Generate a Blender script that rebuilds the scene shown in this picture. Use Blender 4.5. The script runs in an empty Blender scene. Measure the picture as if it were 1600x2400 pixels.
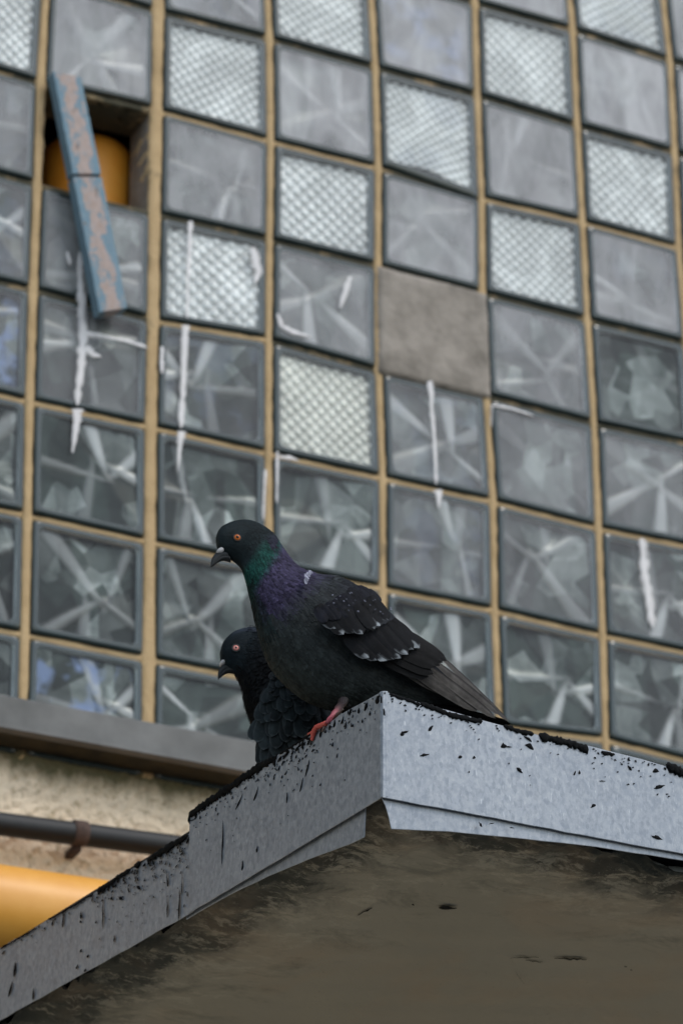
import bpy, bmesh, math, random
import numpy as np
from mathutils import Vector, Matrix
from mathutils.bvhtree import BVHTree
random.seed(7); rng = np.random.default_rng(7)
S = bpy.context.scene; COL = S.collection
Z0 = 4.91                                  # height of wall grid row 0 above the ground
# ---------------------------------------------------------------- camera
CP = Vector((-1.27578, -4.26214, -3.31054+Z0)); YAW, PIT, FPX = 0.4398538, 0.4765608, 7754.29
R_ = Vector((math.cos(YAW), -math.sin(YAW), 0))
F_ = Vector((math.sin(YAW)*math.cos(PIT), math.cos(YAW)*math.cos(PIT), math.sin(PIT)))
U_ = R_.cross(F_)
cam = bpy.data.objects.new('camera', bpy.data.cameras.new('camera')); COL.objects.link(cam); S.camera = cam
m = Matrix.Identity(4)
for i in range(3): m[i][0], m[i][1], m[i][2], m[i][3] = R_[i], U_[i], -F_[i], CP[i]
cam.matrix_world = m
cd = cam.data; cd.sensor_fit = 'VERTICAL'; cd.sensor_height = 36; cd.sensor_width = 24; cd.lens = FPX/2400*36
cd.clip_end = 500; cd.clip_start = .05
cd.dof.use_dof = True; cd.dof.focus_distance = 3.5; cd.dof.aperture_fstop = 7.5; cd.dof.aperture_blades = 9
# ---------------------------------------------------------------- world, sun, exposure
SUN_EL, SUN_AZ = math.radians(52), math.radians(152)       # azimuth clockwise from +Y: high, behind and right of the camera
w = bpy.data.worlds.new("World"); S.world = w; w.use_nodes = True; wt = w.node_tree; wt.nodes.clear()
sky = wt.nodes.new('ShaderNodeTexSky'); sky.sky_type = 'NISHITA'; sky.sun_disc = False
sky.sun_elevation = SUN_EL; sky.sun_rotation = SUN_AZ; sky.air_density = 1.5; sky.dust_density = 1.2; sky.ozone_density = 2.5
hs = wt.nodes.new('ShaderNodeHueSaturation'); hs.inputs['Saturation'].default_value = .58
bg = wt.nodes.new('ShaderNodeBackground'); bg.inputs['Strength'].default_value = .148
wo = wt.nodes.new('ShaderNodeOutputWorld')
wt.links.new(sky.outputs[0], hs.inputs['Color']); wt.links.new(hs.outputs[0], bg.inputs[0]); wt.links.new(bg.outputs[0], wo.inputs[0])
sl = bpy.data.lights.new('sun', 'SUN'); sl.energy = .68; sl.angle = math.radians(16); sl.color = (1, .93, .85)
so = bpy.data.objects.new('sun', sl); COL.objects.link(so)
sd = Vector((math.sin(SUN_AZ)*math.cos(SUN_EL), math.cos(SUN_AZ)*math.cos(SUN_EL), math.sin(SUN_EL)))
so.rotation_euler = sd.to_track_quat('Z', 'Y').to_euler(); so.location = (3, -6, 9)
S.view_settings.view_transform = 'Standard'; S.view_settings.look = 'None'; S.view_settings.exposure = .70; S.view_settings.gamma = 1
S.render.engine = 'CYCLES'; S.cycles.max_bounces = 8; S.cycles.transparent_max_bounces = 12
# ---------------------------------------------------------------- helpers
def ray(x, y):
    return (F_ + R_*((x-800)/FPX) - U_*((y-1200)/FPX)).normalized()
def onplane(x, y, p, n):
    d = ray(x, y); return CP + d*((p-CP).dot(n)/d.dot(n))
def onwall(x, y, Y=0.): return onplane(x, y, Vector((0, Y, 0)), Vector((0, 1, 0)))
def tag(o, label=None, cat=None, group=None, kind=None):
    if label: o['label'] = label
    if cat: o['category'] = cat
    if group: o['group'] = group
    if kind: o['kind'] = kind
    return o
def empty(name, loc, label, cat, group=None):
    o = bpy.data.objects.new(name, None); o.empty_display_size = .05; o.location = loc; COL.objects.link(o)
    return tag(o, label, cat, group)
def place(o, parent):
    COL.objects.link(o)
    if parent is not None:
        o.parent = parent
        loc = Vector(); p = parent
        while p is not None: loc += p.location; p = p.parent
        o.location = -loc                                   # meshes are written in world coordinates
    return o
class MB:
    def __init__(s): s.v = []; s.f = []; s.mi = []; s.col = []; s.uv = []; s.hascol = False; s.n = 0
    def add(s, V, F, mi=0, col=None, uv=None):
        b = len(s.v); s.v += [tuple(p) for p in V]; s.f += [tuple(i+b for i in f) for f in F]; s.mi += [mi]*len(F)
        if col is not None: s.hascol = True; s.col += [tuple(c) for c in col]
        else: s.col += [(0, 0, 0)]*len(V)
        s.uv += [tuple(u) for u in uv] if uv is not None else [(0, 0)]*len(V)
    def build(s, name, mats, parent=None, smooth=True):
        me = bpy.data.meshes.new(name); me.from_pydata(s.v, [], s.f); me.polygons.foreach_set('material_index', s.mi)
        for mt in (mats if isinstance(mats, (list, tuple)) else [mats]): me.materials.append(mt)
        if smooth: me.polygons.foreach_set('use_smooth', [True]*len(s.f))
        if s.hascol:
            a = me.color_attributes.new('col', 'FLOAT_COLOR', 'POINT')
            a.data.foreach_set('color', [x for c in s.col for x in (c[0], c[1], c[2], 1)])
        ul = me.uv_layers.new(name='uv'); li = np.zeros(len(me.loops), int); me.loops.foreach_get('vertex_index', li)
        ul.data.foreach_set('uv', np.array(s.uv, float)[li].ravel())
        me.validate(); me.update()
        o = bpy.data.objects.new(name, me); return place(o, parent)
def box(mb, lo, hi, mi=0):
    x0, y0, z0 = lo; x1, y1, z1 = hi
    V = [(x0,y0,z0),(x1,y0,z0),(x1,y1,z0),(x0,y1,z0),(x0,y0,z1),(x1,y0,z1),(x1,y1,z1),(x0,y1,z1)]
    mb.add(V, [(0,3,2,1),(4,5,6,7),(0,1,5,4),(1,2,6,5),(2,3,7,6),(3,0,4,7)], mi)
def bevel(o, wd, seg=2):
    b = o.modifiers.new('bevel', 'BEVEL'); b.width = wd; b.segments = seg; b.limit_method = 'ANGLE'; b.angle_limit = .6
def slab(mb, pts, nrm, th, mi=0):
    """polygon (list of Vector) extruded by th along nrm"""
    n = len(pts); V = list(pts)+[p+nrm*th for p in pts]
    mb.add(V, [tuple(range(n)), tuple(range(2*n-1, n-1, -1))]+[(i, i+n, (i+1) % n+n, (i+1) % n) for i in range(n)], mi)
def tube(mb, pts, rad, seg=12, mi=0, col=None, cap=True):
    pts = [Vector(p) for p in pts]; n = len(pts); V = []; Fc = []
    up = Vector((0, 0, 1)) if abs((pts[-1]-pts[0]).normalized().z) < .9 else Vector((1, 0, 0))
    for i, p in enumerate(pts):
        t = (pts[min(i+1, n-1)]-pts[max(i-1, 0)]).normalized(); a = t.cross(up).normalized(); b = t.cross(a)
        for k in range(seg):
            q = 2*math.pi*k/seg; V.append(p+(a*math.cos(q)+b*math.sin(q))*rad[i])
    for i in range(n-1):
        for k in range(seg): Fc.append((i*seg+k, i*seg+(k+1) % seg, (i+1)*seg+(k+1) % seg, (i+1)*seg+k))
    if cap: Fc += [tuple(range(seg-1, -1, -1)), tuple(range((n-1)*seg, n*seg))]
    mb.add(V, Fc, mi, [col]*len(V) if col else None)
def ellipsoid(mb, c, ax, ay, az, mi=0, col=None, n=12, mm=20):
    V = []; Fc = []
    for i in range(n+1):
        a = math.pi*i/n
        for k in range(mm):
            b = 2*math.pi*k/mm; V.append(c+ax*(math.sin(a)*math.cos(b))+ay*(math.sin(a)*math.sin(b))+az*math.cos(a))
    for i in range(n):
        for k in range(mm): Fc.append((i*mm+k, i*mm+(k+1) % mm, (i+1)*mm+(k+1) % mm, (i+1)*mm+k))
    mb.add(V, Fc, mi, [col]*len(V) if col else None)
# ---------------------------------------------------------------- materials
class NT:
    def __init__(s, name):
        s.m = bpy.data.materials.new(name); s.m.use_nodes = True; s.t = s.m.node_tree; s.b = s.t.nodes['Principled BSDF']; s.out = s.t.nodes['Material Output']
        s.tc = s.t.nodes.new('ShaderNodeTexCoord')
    def n(s, ty, **k):
        nd = s.t.nodes.new('ShaderNode'+ty)
        for a, b in k.items(): setattr(nd, a, b)
        return nd
    def l(s, a, b): s.t.links.new(a, b)
    def map(s, scale=(1, 1, 1), rot=(0, 0, 0), src=None):
        mp = s.n('Mapping'); mp.inputs['Scale'].default_value = scale; mp.inputs['Rotation'].default_value = rot
        s.l(src or s.tc.outputs['Object'], mp.inputs[0]); return mp.outputs[0]
    def noise(s, vec, sc, det=4, ro=.55, dist=0):
        nd = s.n('TexNoise'); nd.inputs['Scale'].default_value = sc; nd.inputs['Detail'].default_value = det
        nd.inputs['Roughness'].default_value = ro; nd.inputs['Distortion'].default_value = dist; s.l(vec, nd.inputs['Vector']); return nd.outputs['Fac']
    def ramp(s, fac, stops, interp='LINEAR'):
        r = s.n('ValToRGB'); e = r.color_ramp.elements; r.color_ramp.interpolation = interp
        while len(e) < len(stops): e.new(.5)
        for i, (p, c) in enumerate(stops):
            e[i].position = p; e[i].color = (c, c, c, 1) if isinstance(c, (int, float)) else (*c, 1)
        s.l(fac, r.inputs[0]); return r.outputs[0]
    def mix(s, fac, a, b, mode='MIX'):
        x = s.n('Mix', data_type='RGBA', blend_type=mode)
        for v, i in ((fac, 0), (a, 6), (b, 7)):
            if isinstance(v, (int, float)): x.inputs[i].default_value = v if i == 0 else (v, v, v, 1)
            elif isinstance(v, tuple): x.inputs[i].default_value = (*v, 1)
            else: s.l(v, x.inputs[i])
        return x.outputs[2]
    def math(s, op, a, b=None):
        x = s.n('Math', operation=op)
        for v, i in ((a, 0), (b, 1)):
            if v is None: continue
            if isinstance(v, (int, float)): x.inputs[i].default_value = v
            else: s.l(v, x.inputs[i])
        return x.outputs[0]
    def bump(s, h, st=.3, dist=.002, norm=None):
        b = s.n('Bump'); b.inputs['Strength'].default_value = st; b.inputs['Distance'].default_value = dist; s.l(h, b.inputs['Height'])
        if norm: s.l(norm, b.inputs['Normal'])
        s.l(b.outputs[0], s.b.inputs['Normal']); return b.outputs[0]
    def set(s, **k):
        for a, v in k.items():
            i = s.b.inputs[a.replace('_', ' ')]
            if isinstance(v, tuple): i.default_value = (*v, 1)
            elif isinstance(v, (int, float)): i.default_value = v
            else: s.l(v, i)
        return s

def mat_zinc():
    a = NT('galvanised_zinc'); v = a.tc.outputs['Object']
    vo = a.n('TexVoronoi'); vo.inputs['Scale'].default_value = 260; vo.inputs['Randomness'].default_value = 1; a.l(a.map((1, 1, .55)), vo.inputs['Vector'])
    sp = a.n('SeparateColor'); a.l(vo.outputs['Color'], sp.inputs[0])
    st = a.noise(a.map((1, 1, .22)), 420, 3, .6); bigg = a.noise(a.map((1, 1, .6)), 7, 5, .6, .6); mid = a.noise(v, 130, 5, .7)
    f1 = a.ramp(sp.outputs[0], [(0, .0), (1, 1.)])
    c = a.mix(f1, (.185, .207, .238), (.275, .297, .325))
    c = a.mix(a.ramp(bigg, [(.3, .0), (.75, .55)]), c, (.155, .178, .21))
    c = a.mix(a.ramp(mid, [(.42, 0.), (.70, .5)]), c, (.41, .43, .45))
    c = a.mix(a.ramp(st, [(.62, 0.), (.76, .55)]), c, (.55, .57, .59))
    ro = a.ramp(mid, [(.3, .38), (.7, .58)])
    a.set(Base_Color=c, Metallic=.35, Roughness=ro)
    a.bump(a.mix(.5, a.noise(v, 300, 3), bigg), .12, .001); return a.m
def mat_tar():
    a = NT('bitumen_tar'); v = a.tc.outputs['Object']
    a.set(Base_Color=(.003, .0035, .004), Roughness=.8, Specular_IOR_Level=.1); a.bump(a.noise(v, 260, 4), .8, .002); return a.m
def mat_mortar(name, grime):
    a = NT(name); v = a.tc.outputs['Object']
    c = a.mix(a.noise(v, 22, 5, .65), (.30, .195, .085), (.62, .45, .25))
    g = a.ramp(a.noise(v, 14, 5, .7), [(.62-grime*.45, 0.), (.80-grime*.45, .95)])
    c = a.mix(g, c, (.045, .045, .028))
    a.set(Base_Color=c, Roughness=.9); a.bump(a.noise(v, 130, 5, .7), .8, .003); return a.m
def mat_rim():
    a = NT('glass_edge_green'); v = a.tc.outputs['Object']
    a.set(Base_Color=a.mix(a.noise(v, 30), (.010, .019, .018), (.035, .052, .050)), Roughness=.22, IOR=1.55); return a.m
def mat_relief(name, lo, hi, rough, metal, spec=1.):
    a = NT(name); v = a.tc.outputs['Object']; oi = a.n('ObjectInfo')
    nz = a.noise(a.map((1, 1, 1)), 13, 4, .6, .8)
    off = a.n('VectorMath', operation='ADD'); a.l(v, off.inputs[0]); sc = a.n('VectorMath', operation='SCALE'); a.l(oi.outputs['Color'], sc.inputs[0]); sc.inputs['Scale'].default_value = 37; a.l(sc.outputs[0], off.inputs[1])
    patch = a.noise(off.outputs[0], 9, 3, .5, 1.2)
    c = a.mix(a.ramp(nz, [(.25, 0.), (.75, 1.)]), lo, hi)
    c = a.mix(a.ramp(patch, [(.50, 0.), (.60, .55), (.75, .8)]), c, tuple(min(1, x*1.5) for x in hi)) if name != 'pressed_glass' else a.mix(a.ramp(patch, [(.60, 0.), (.66, .6)]), c, tuple(x*1.3 for x in hi))
    vo = a.n('TexVoronoi'); vo.inputs['Scale'].default_value = 19; a.l(off.outputs[0], vo.inputs['Vector']); vs = a.n('SeparateColor'); a.l(vo.outputs['Color'], vs.inputs[0])
    c = a.mix(a.ramp(vs.outputs[0], [(.0, 0.), (.36, .08), (.42, .35), (.60, .42), (.64, .75), (.80, .85), (.84, 1.)]), a.mix(1., c, (.13, .17, .155), 'MULTIPLY'), c) if name == 'pressed_glass' else c  # internal reflection and refraction painted as light and dark cells and blotches
    if name == 'pressed_glass':
        v2 = a.n('TexVoronoi'); v2.inputs['Scale'].default_value = 11; a.l(a.map((1.9, 1, .75), (0, .7, 0), off.outputs[0]), v2.inputs['Vector']); s2 = a.n('SeparateColor'); a.l(v2.outputs['Color'], s2.inputs[0])
        c = a.mix(1., c, a.ramp(s2.outputs[1], [(.2, .45), (.9, 1.45)]), 'MULTIPLY')
    at = a.n('VertexColor'); at.layer_name = 'col'; c = a.mix(at.outputs[0], c, (.60, .60, .60) if name == 'pressed_glass' else tuple(min(1, x*1.8) for x in hi))      # refracted highlights painted on the ribs and lattice peaks by vertex colour
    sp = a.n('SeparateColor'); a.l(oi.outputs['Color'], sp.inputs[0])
    # bluish reflections painted into the colour of a few blocks
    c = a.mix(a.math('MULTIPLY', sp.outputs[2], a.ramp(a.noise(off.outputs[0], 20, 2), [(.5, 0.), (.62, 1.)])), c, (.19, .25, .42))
    a.set(Base_Color=c, Roughness=rough, Metallic=metal, IOR=1.5, Specular_IOR_Level=.13)
    a.bump(a.noise(v, 40, 1), .2, .002); return a.m
def mat_pane():
    a = NT('sky_hazed_glass'); t = a.t; v = a.tc.outputs['Object']; oi = a.n('ObjectInfo'); sp = a.n('SeparateColor'); a.l(oi.outputs['Color'], sp.inputs[0])
    tr = a.n('BsdfTransparent'); tr.inputs[0].default_value = (.92, .94, .93, 1)
    gl = a.n('BsdfGlossy'); gl.inputs['Roughness'].default_value = .06; gl.inputs[0].default_value = (1, 1, 1, 1)
    bp = a.n('Bump'); bp.inputs['Strength'].default_value = .25; bp.inputs['Distance'].default_value = .004; a.l(a.noise(v, 28, 2), bp.inputs['Height']); a.l(bp.outputs[0], gl.inputs['Normal'])
    fr = a.n('Fresnel'); fr.inputs['IOR'].default_value = 1.6
    m1 = a.n('MixShader'); a.l(a.math('MULTIPLY', fr.outputs[0], .25), m1.inputs[0]); a.l(tr.outputs[0], m1.inputs[1]); a.l(gl.outputs[0], m1.inputs[2])
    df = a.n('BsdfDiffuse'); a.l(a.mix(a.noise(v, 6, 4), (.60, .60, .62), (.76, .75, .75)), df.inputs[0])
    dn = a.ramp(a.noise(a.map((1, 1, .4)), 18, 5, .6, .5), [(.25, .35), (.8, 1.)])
    m2 = a.n('MixShader'); a.l(a.math('MULTIPLY', sp.outputs[0], dn), m2.inputs[0]); a.l(m1.outputs[0], m2.inputs[1]); a.l(df.outputs[0], m2.inputs[2])  # pale film: painted sky reflection over a little dirt
    a.l(m2.outputs[0], a.out.inputs[0]); return a.m
def mat_simple(name, c1, c2, sc, rough=.8, bs=.4, bd=.002, metal=0, bsc=None, spread=(.3, .7)):
    a = NT(name); v = a.tc.outputs['Object']
    a.set(Base_Color=a.mix(a.ramp(a.noise(v, sc, 5, .6), [(spread[0], 0.), (spread[1], 1.)]), c1, c2), Roughness=rough, Metallic=metal)
    if bs: a.bump(a.noise(v, bsc or sc*5, 4), bs, bd)
    return a.m
def mat_stucco():
    a = NT('roughcast_stucco'); v = a.tc.outputs['Object']
    n1 = a.noise(v, 75, 3, .6, .4); n2 = a.noise(v, 5, 4); n3 = a.noise(a.map((1, 1, .35)), 16, 4, .6)
    c = a.mix(n2, (.64, .50, .34), (.84, .70, .53))
    c = a.mix(a.ramp(n1, [(.52, 0.), (.72, .7)]), c, (.26, .19, .10))
    sz = a.n('SeparateXYZ'); a.l(v, sz.inputs[0])
    h = a.n('MapRange'); a.l(sz.outputs['Z'], h.inputs[0]); h.inputs[1].default_value = Z0-1.462; h.inputs[2].default_value = Z0-1.395; h.inputs[3].default_value = 0; h.inputs[4].default_value = 1
    alg_shade = a.math('ADD', h.outputs[0], a.math('MULTIPLY', a.math('SUBTRACT', n3, .5), 1.6))   # algae and the sill's shadow, both painted, fading downwards
    c = a.mix(a.ramp(alg_shade, [(.35, 0.), (.9, .9)]), c, (.05, .05, .014))
    a.set(Base_Color=c, Roughness=.95); a.bump(n1, 1., .006); return a.m
def mat_soffit():
    a = NT('stained_soffit_render'); v = a.tc.outputs['Object']
    sx = a.n('SeparateXYZ'); a.l(a.tc.outputs['UV'], sx.inputs[0])      # uv = metres from the two outer edges
    de = a.math('MINIMUM', sx.outputs[0], sx.outputs[1])
    vv = a.map((1, 1, 1), (0, 0, -.13)); stre = a.noise(a.map((.45, 1.3, 1), (0, 0, -.13)), 3.2, 7, .62, .25); fine = a.noise(vv, 55, 6, .7, .4); low = a.noise(vv, 3.2, 4, .5)
    c = a.mix(low, (.23, .215, .165), (.33, .295, .225))
    c = a.mix(a.ramp(stre, [(.5, 0.), (.85, .3)]), c, (.32, .225, .145))
    c = a.mix(a.ramp(stre, [(.1, .4), (.45, 0.)]), c, (.21, .215, .19))
    d2 = a.math('ADD', de, a.math('MULTIPLY', a.math('SUBTRACT', a.noise(vv, 16, 7, .72, .5), .5), .15))
    c = a.mix(a.ramp(d2, [(.0, .98), (.070, .93), (.095, .35), (.13, .0), (1, 0.)]), c, (.018, .021, .016))
    d3 = a.math('ADD', de, a.math('MULTIPLY', a.math('SUBTRACT', fine, .5), .16))
    c = a.mix(a.math('MULTIPLY', a.ramp(d3, [(.02, 0.), (.06, .8), (.15, .6), (.2, 0.)]), a.ramp(a.noise(a.map((.8, 1.2, 1), (0, 0, -.13)), 34, 7, .78, .3), [(.5, 0.), (.58, .7)])), c, (.42, .38, .29))
    c = a.mix(a.math('MULTIPLY', a.ramp(d3, [(.03, 1.), (.20, .85), (.26, 0.), (1, 0.)]), a.ramp(a.noise(a.map((.75, 1.2, 1), (0, 0, -.13)), 18, 7, .72, .5), [(.50, 0.), (.66, .55)])), c, (.07, .075, .06))
    c = a.mix(a.ramp(a.noise(vv, 5.5, 6, .6, .5), [(.5, 0.), (.7, .35)]), c, (.33, .23, .14))
    c = a.mix(a.ramp(a.noise(vv, 210, 3, .6), [(.70, 0.), (.76, .7)]), c, (.06, .055, .045))
    a.set(Base_Color=c, Roughness=.85); a.bump(fine, .4, .003); return a.m
def mat_drip():
    a = NT('dried_white_drip'); v = a.tc.outputs['Object']; sx = a.n('SeparateXYZ'); a.l(a.tc.outputs['UV'], sx.inputs[0])
    e = a.math('SUBTRACT', 1., a.math('ABSOLUTE', sx.outputs[0])); k = a.math('ADD', e, a.math('MULTIPLY', a.math('SUBTRACT', a.noise(a.map((1, 1, .5)), 55, 5, .7), .5), 1.7))
    a.set(Base_Color=a.mix(a.noise(v, 60), (.58, .56, .55), (.80, .78, .77)), Roughness=.85, Alpha=a.ramp(k, [(.12, 0.), (.40, .55), (.75, .92)])); return a.m
def mat_board():
    a = NT('peeling_blue_paint'); v = a.tc.outputs['UV']            # uv.x across 0..1, uv.y metres along
    sx = a.n('SeparateXYZ'); a.l(v, sx.inputs[0])
    wood = a.mix(a.noise(a.map((6, 60, 1), (0, 0, 0), v), 1.2, 5), (.24, .16, .12), (.44, .36, .33))
    wood = a.mix(a.ramp(a.noise(a.map((4, 22, 1), src=v), 1., 2), [(.62, 0.), (.70, 1.)]), wood, (.09, .055, .035))
    ed = a.math('ABSOLUTE', a.math('SUBTRACT', sx.outputs[0], .5))
    k = a.math('ADD', ed, a.math('MULTIPLY', a.math('SUBTRACT', a.noise(a.map((3.2, 26, 1), src=v), 1.0, 8, .72), .5), 2.1))
    c = a.mix(a.ramp(k, [(.20, 0.), (.27, 1.)]), wood, (.12, .20, .25))
    c = a.mix(a.ramp(a.noise(a.map((3, 90, 1), src=v), 1.4, 4), [(.5, 0.), (.7, .5)]), c, (.19, .27, .31))
    a.set(Base_Color=c, Roughness=.75); a.bump(k, .4, .002); return a.m
def mat_feather(name, rough=.6, spec=.07, sheen=.0, barb=.25):
    a = NT(name); at = a.n('VertexColor'); at.layer_name = 'col'; uv = a.tc.outputs['UV']; v = a.tc.outputs['Object']
    sx = a.n('SeparateXYZ'); a.l(uv, sx.inputs[0])
    ab = a.math('ABSOLUTE', sx.outputs[1])
    wv = a.math('SINE', a.math('MULTIPLY', a.math('SUBTRACT', sx.outputs[0], a.math('MULTIPLY', ab, .35)), 150))
    c = a.mix(a.ramp(a.noise(v, 160, 4), [(.3, 0.), (.7, 1.)]), a.mix(1., at.outputs[0], (.66, .66, .66), 'MULTIPLY'), at.outputs[0])
    c = a.mix(a.ramp(a.noise(v, 45, 4, .6, .5), [(.35, 0.), (.65, 1.)]), a.mix(1., c, (.62, .62, .62), 'MULTIPLY'), a.mix(1., c, (1.25, 1.25, 1.25), 'MULTIPLY'))
    a.set(Base_Color=c, Roughness=rough, Sheen_Weight=sheen, Sheen_Roughness=.4, Specular_IOR_Level=spec)
    a.bump(a.math('ADD', a.math('MULTIPLY', wv, .3), a.math('MULTIPLY', a.noise(v, 700, 3), .8)), barb, .0006); return a.m
def mat_vc(name, rough=.5, spec=.5, bs=.3, sc=300, coat=0):
    a = NT(name); at = a.n('VertexColor'); at.layer_name = 'col'; v = a.tc.outputs['Object']
    a.set(Base_Color=a.mix(a.noise(v, sc, 3), a.mix(1., at.outputs[0], (.7, .7, .7), 'MULTIPLY'), at.outputs[0]), Roughness=rough, Specular_IOR_Level=spec, Coat_Weight=coat, Coat_Roughness=.05)
    if bs: a.bump(a.noise(v, sc*1.6, 3), bs, .0006)
    return a.m

M = dict(zinc=mat_zinc(), tar=mat_tar(), mortar=mat_mortar('tan_mortar', .05), grimy=mat_mortar('grimy_mortar', .75), rim=mat_rim(),
    relief=mat_relief('pressed_glass', (.016, .030, .026), (.265, .285, .275), .28, .13), diamond=mat_relief('diamond_glass', (.34, .345, .34), (.55, .555, .55), .22, .2), amber=mat_relief('yellowish_diamond_glass', (.34, .335, .30), (.56, .55, .50), .22, .2),
    pane=mat_pane(), lip=mat_simple('glass_lip', (.10, .125, .12), (.34, .37, .36), 14, .22, 0, metal=.5),
    patch=mat_simple('cement_patch', (.11, .095, .075), (.30, .265, .225), 17, .9, .7, .004, bsc=70, spread=(.22, .62)),
    drip=mat_drip(), stucco=mat_stucco(), soffit=mat_soffit(),
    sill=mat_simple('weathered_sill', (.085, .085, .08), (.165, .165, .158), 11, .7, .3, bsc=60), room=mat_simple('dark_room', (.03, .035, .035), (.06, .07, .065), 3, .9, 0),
    black=mat_simple('black_pipe_paint', (.002, .0025, .003), (.005, .006, .0065), 30, .6, .15), rust=mat_simple('rusty_iron', (.04, .024, .018), (.09, .055, .042), 80, .9, .6),
    yellow=mat_simple('yellow_pipe_paint', (.62, .27, .03), (.70, .34, .06), 12, .42, .1), orange=mat_simple('orange_plastic', (.78, .28, .02), (.85, .36, .05), 15, .5, .1),
    board=mat_board(), grime_shade=mat_simple('grime_shade_tone', (.012, .012, .008), (.05, .04, .02), 30, .9, .5), felt=mat_simple('roofing_felt', (.012, .012, .013), (.03, .03, .03), 60, .9, .6), asphalt=mat_simple('paving', (.085, .096, .10), (.125, .138, .143), 8, .9, .4, .01, bsc=120),
    feather=mat_feather('feather'), beak=mat_vc('beak_horn', .45, .25), leg=mat_vc('scaly_leg', .5, .4, .8, 500), eye=mat_vc('eye_wet', .3, .25, 0, 300, 0), down=mat_vc('dark_skin_down', .8, .2, .4, 300))

# ================================================================= THE SETTING
g = MB(); n = 12; s_ = 300
V = [(-s_+2*s_*i/n, -s_+2*s_*j/n, 0) for j in range(n+1) for i in range(n+1)]
g.add(V, [(j*(n+1)+i, j*(n+1)+i+1, (j+1)*(n+1)+i+1, (j+1)*(n+1)+i) for j in range(n) for i in range(n)])
tag(g.build('ground', M['asphalt'], None, False), kind='structure')

# ================================================================= BUILDING
bld = empty('building', (2, .3, 0), 'building with a glass block window wall above beige roughcast stucco', 'building')
# grid crossings, in pitch units of 0.2 m (column, row) -> (u, v), measured irregularities kept
MEAS = {(1,1):(.95,1.038),(1,2):(.964,2.01),(1,3):(.972,2.999),(1,4):(.989,4.006),(1,5):(1.017,4.991),(1,6):(1.043,5.992),(2,0):(1.957,.008),(2,1):(1.973,1.005),(2,2):(1.982,2.017),(2,3):(1.995,3.018),(2,4):(2.004,3.995),(2,5):(2.026,5.004),(2,6):(2.043,5.999),(3,0):(2.981,-.019),(3,1):(3.004,1.02),(3,2):(3.006,1.994),(3,3):(3.009,2.952),(3,4):(3.02,3.999),(4,0):(3.985,-.018),(4,1):(4.008,1.009),(4,2):(4.0,1.99),(4,4):(4.032,3.994),(4,5):(4.026,4.992),(5,-1):(4.974,-1.011),(5,0):(4.978,-.019),(5,1):(4.997,1.044),(5,4):(5.039,3.986),(5,5):(5.031,4.983),(6,-1):(5.966,-1.022),(6,0):(5.975,.013),(6,1):(5.989,1.015),(6,2):(6.001,2.008),(6,3):(6.027,3.021),(6,4):(6.028,4.019),(6,5):(6.028,5.005),(6,6):(6.016,5.938),(7,-1):(6.976,-.984),(7,0):(6.972,.017),(7,1):(6.962,1.029)}
def X(c, r):
    u, v = MEAS.get((c, r), (c+.016*(r-3), r)); return u*.2, Z0-v*.2
C0, C1, R0, R1 = -1, 9, -3, 7
mor = MB()
def jit(a): return random.uniform(-a, a)
vw = {2: .0118, 1: .0086, 3: .0080}
def strip(pts, axis, hw, y0, mi):
    """mortar bead through pts (x,z): rounded front, 8 cm deep"""
    P = []
    for i in range(len(pts)-1):
        a, b = pts[i], pts[i+1]
        for k in range(12): P.append((a[0]+(b[0]-a[0])*k/12, a[1]+(b[1]-a[1])*k/12))
    P.append(pts[-1]); n = len(P); V = []
    for (x, z) in P:
        q = hw*(1+jit(.2)); d = y0+jit(.0008)
        for (o, y) in ((-q, .085), (-q, d+.004), (-q*.6, d+.0006), (0, d), (q*.6, d+.0006), (q, d+.004), (q, .085)):
            V.append((x+o, y, z) if axis == 'v' else (x, y, z+o))
    mor.add(V, [(i*7+k, i*7+k+1, (i+1)*7+k+1, (i+1)*7+k) if axis == 'v' else (i*7+k, (i+1)*7+k, (i+1)*7+k+1, i*7+k+1) for i in range(n-1) for k in range(6)], mi)
for c in range(C0, C1+1):
    strip([X(c, r) for r in range(R0, R1+1)], 'v', vw.get(c, .0078), .0035, 0)
for r in range(R0, R1+1):
    for c in range(C0, C1):
        gr = 1 if (r <= 2 and not (c, r) in ((2, 1), (3, 1), (5, 1), (6, 1))) or (c, r) in ((3, 3), (4, 3), (5, 3), (6, 3), (0, 3), (1, 3)) else 0
        strip([X(c, r), X(c+1, r)], 'h', .0062, .0062, gr)
panel = mor.build('glass_block_panel', [M['mortar'], M['grimy']], bld)
panel['label'] = 'tan and grimy mortar grid holding the glass blocks'
DIA = {(0,0),(2,0),(3,-1),(5,-1),(6,-2),(4,0),(3,1),(6,0),(5,1),(2,2),(3,3)}
def quadmap(c, r):
    hl, hr = vw.get(c, .0078)*.92, vw.get(c+1, .0078)*.92; hv = .0058
    a, b, d, e = X(c, r), X(c+1, r), X(c+1, r+1), X(c, r+1)
    P = [(a[0]+hl, a[1]-hv), (b[0]-hr, b[1]-hv), (d[0]-hr, d[1]+hv), (e[0]+hl, e[1]+hv)]
    def f(s, t):
        return ((P[0][0]*(1-s)+P[1][0]*s)*(1-t)+(P[3][0]*(1-s)+P[2][0]*s)*t, (P[0][1]*(1-s)+P[1][1]*s)*(1-t)+(P[3][1]*(1-s)+P[2][1]*s)*t)
    return f
def ringpts(ins, rad):
    pts = []; ra = max(rad, .001)
    for (cx, cy, a0) in ((1-ins-ra, ins+ra, -90), (1-ins-ra, 1-ins-ra, 0), (ins+ra, 1-ins-ra, 90), (ins+ra, ins+ra, 180)):
        for k in range(7):
            q = math.radians(a0+15*k); pts.append((cx+ra*math.cos(q), cy+ra*math.sin(q)))
    return pts
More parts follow.
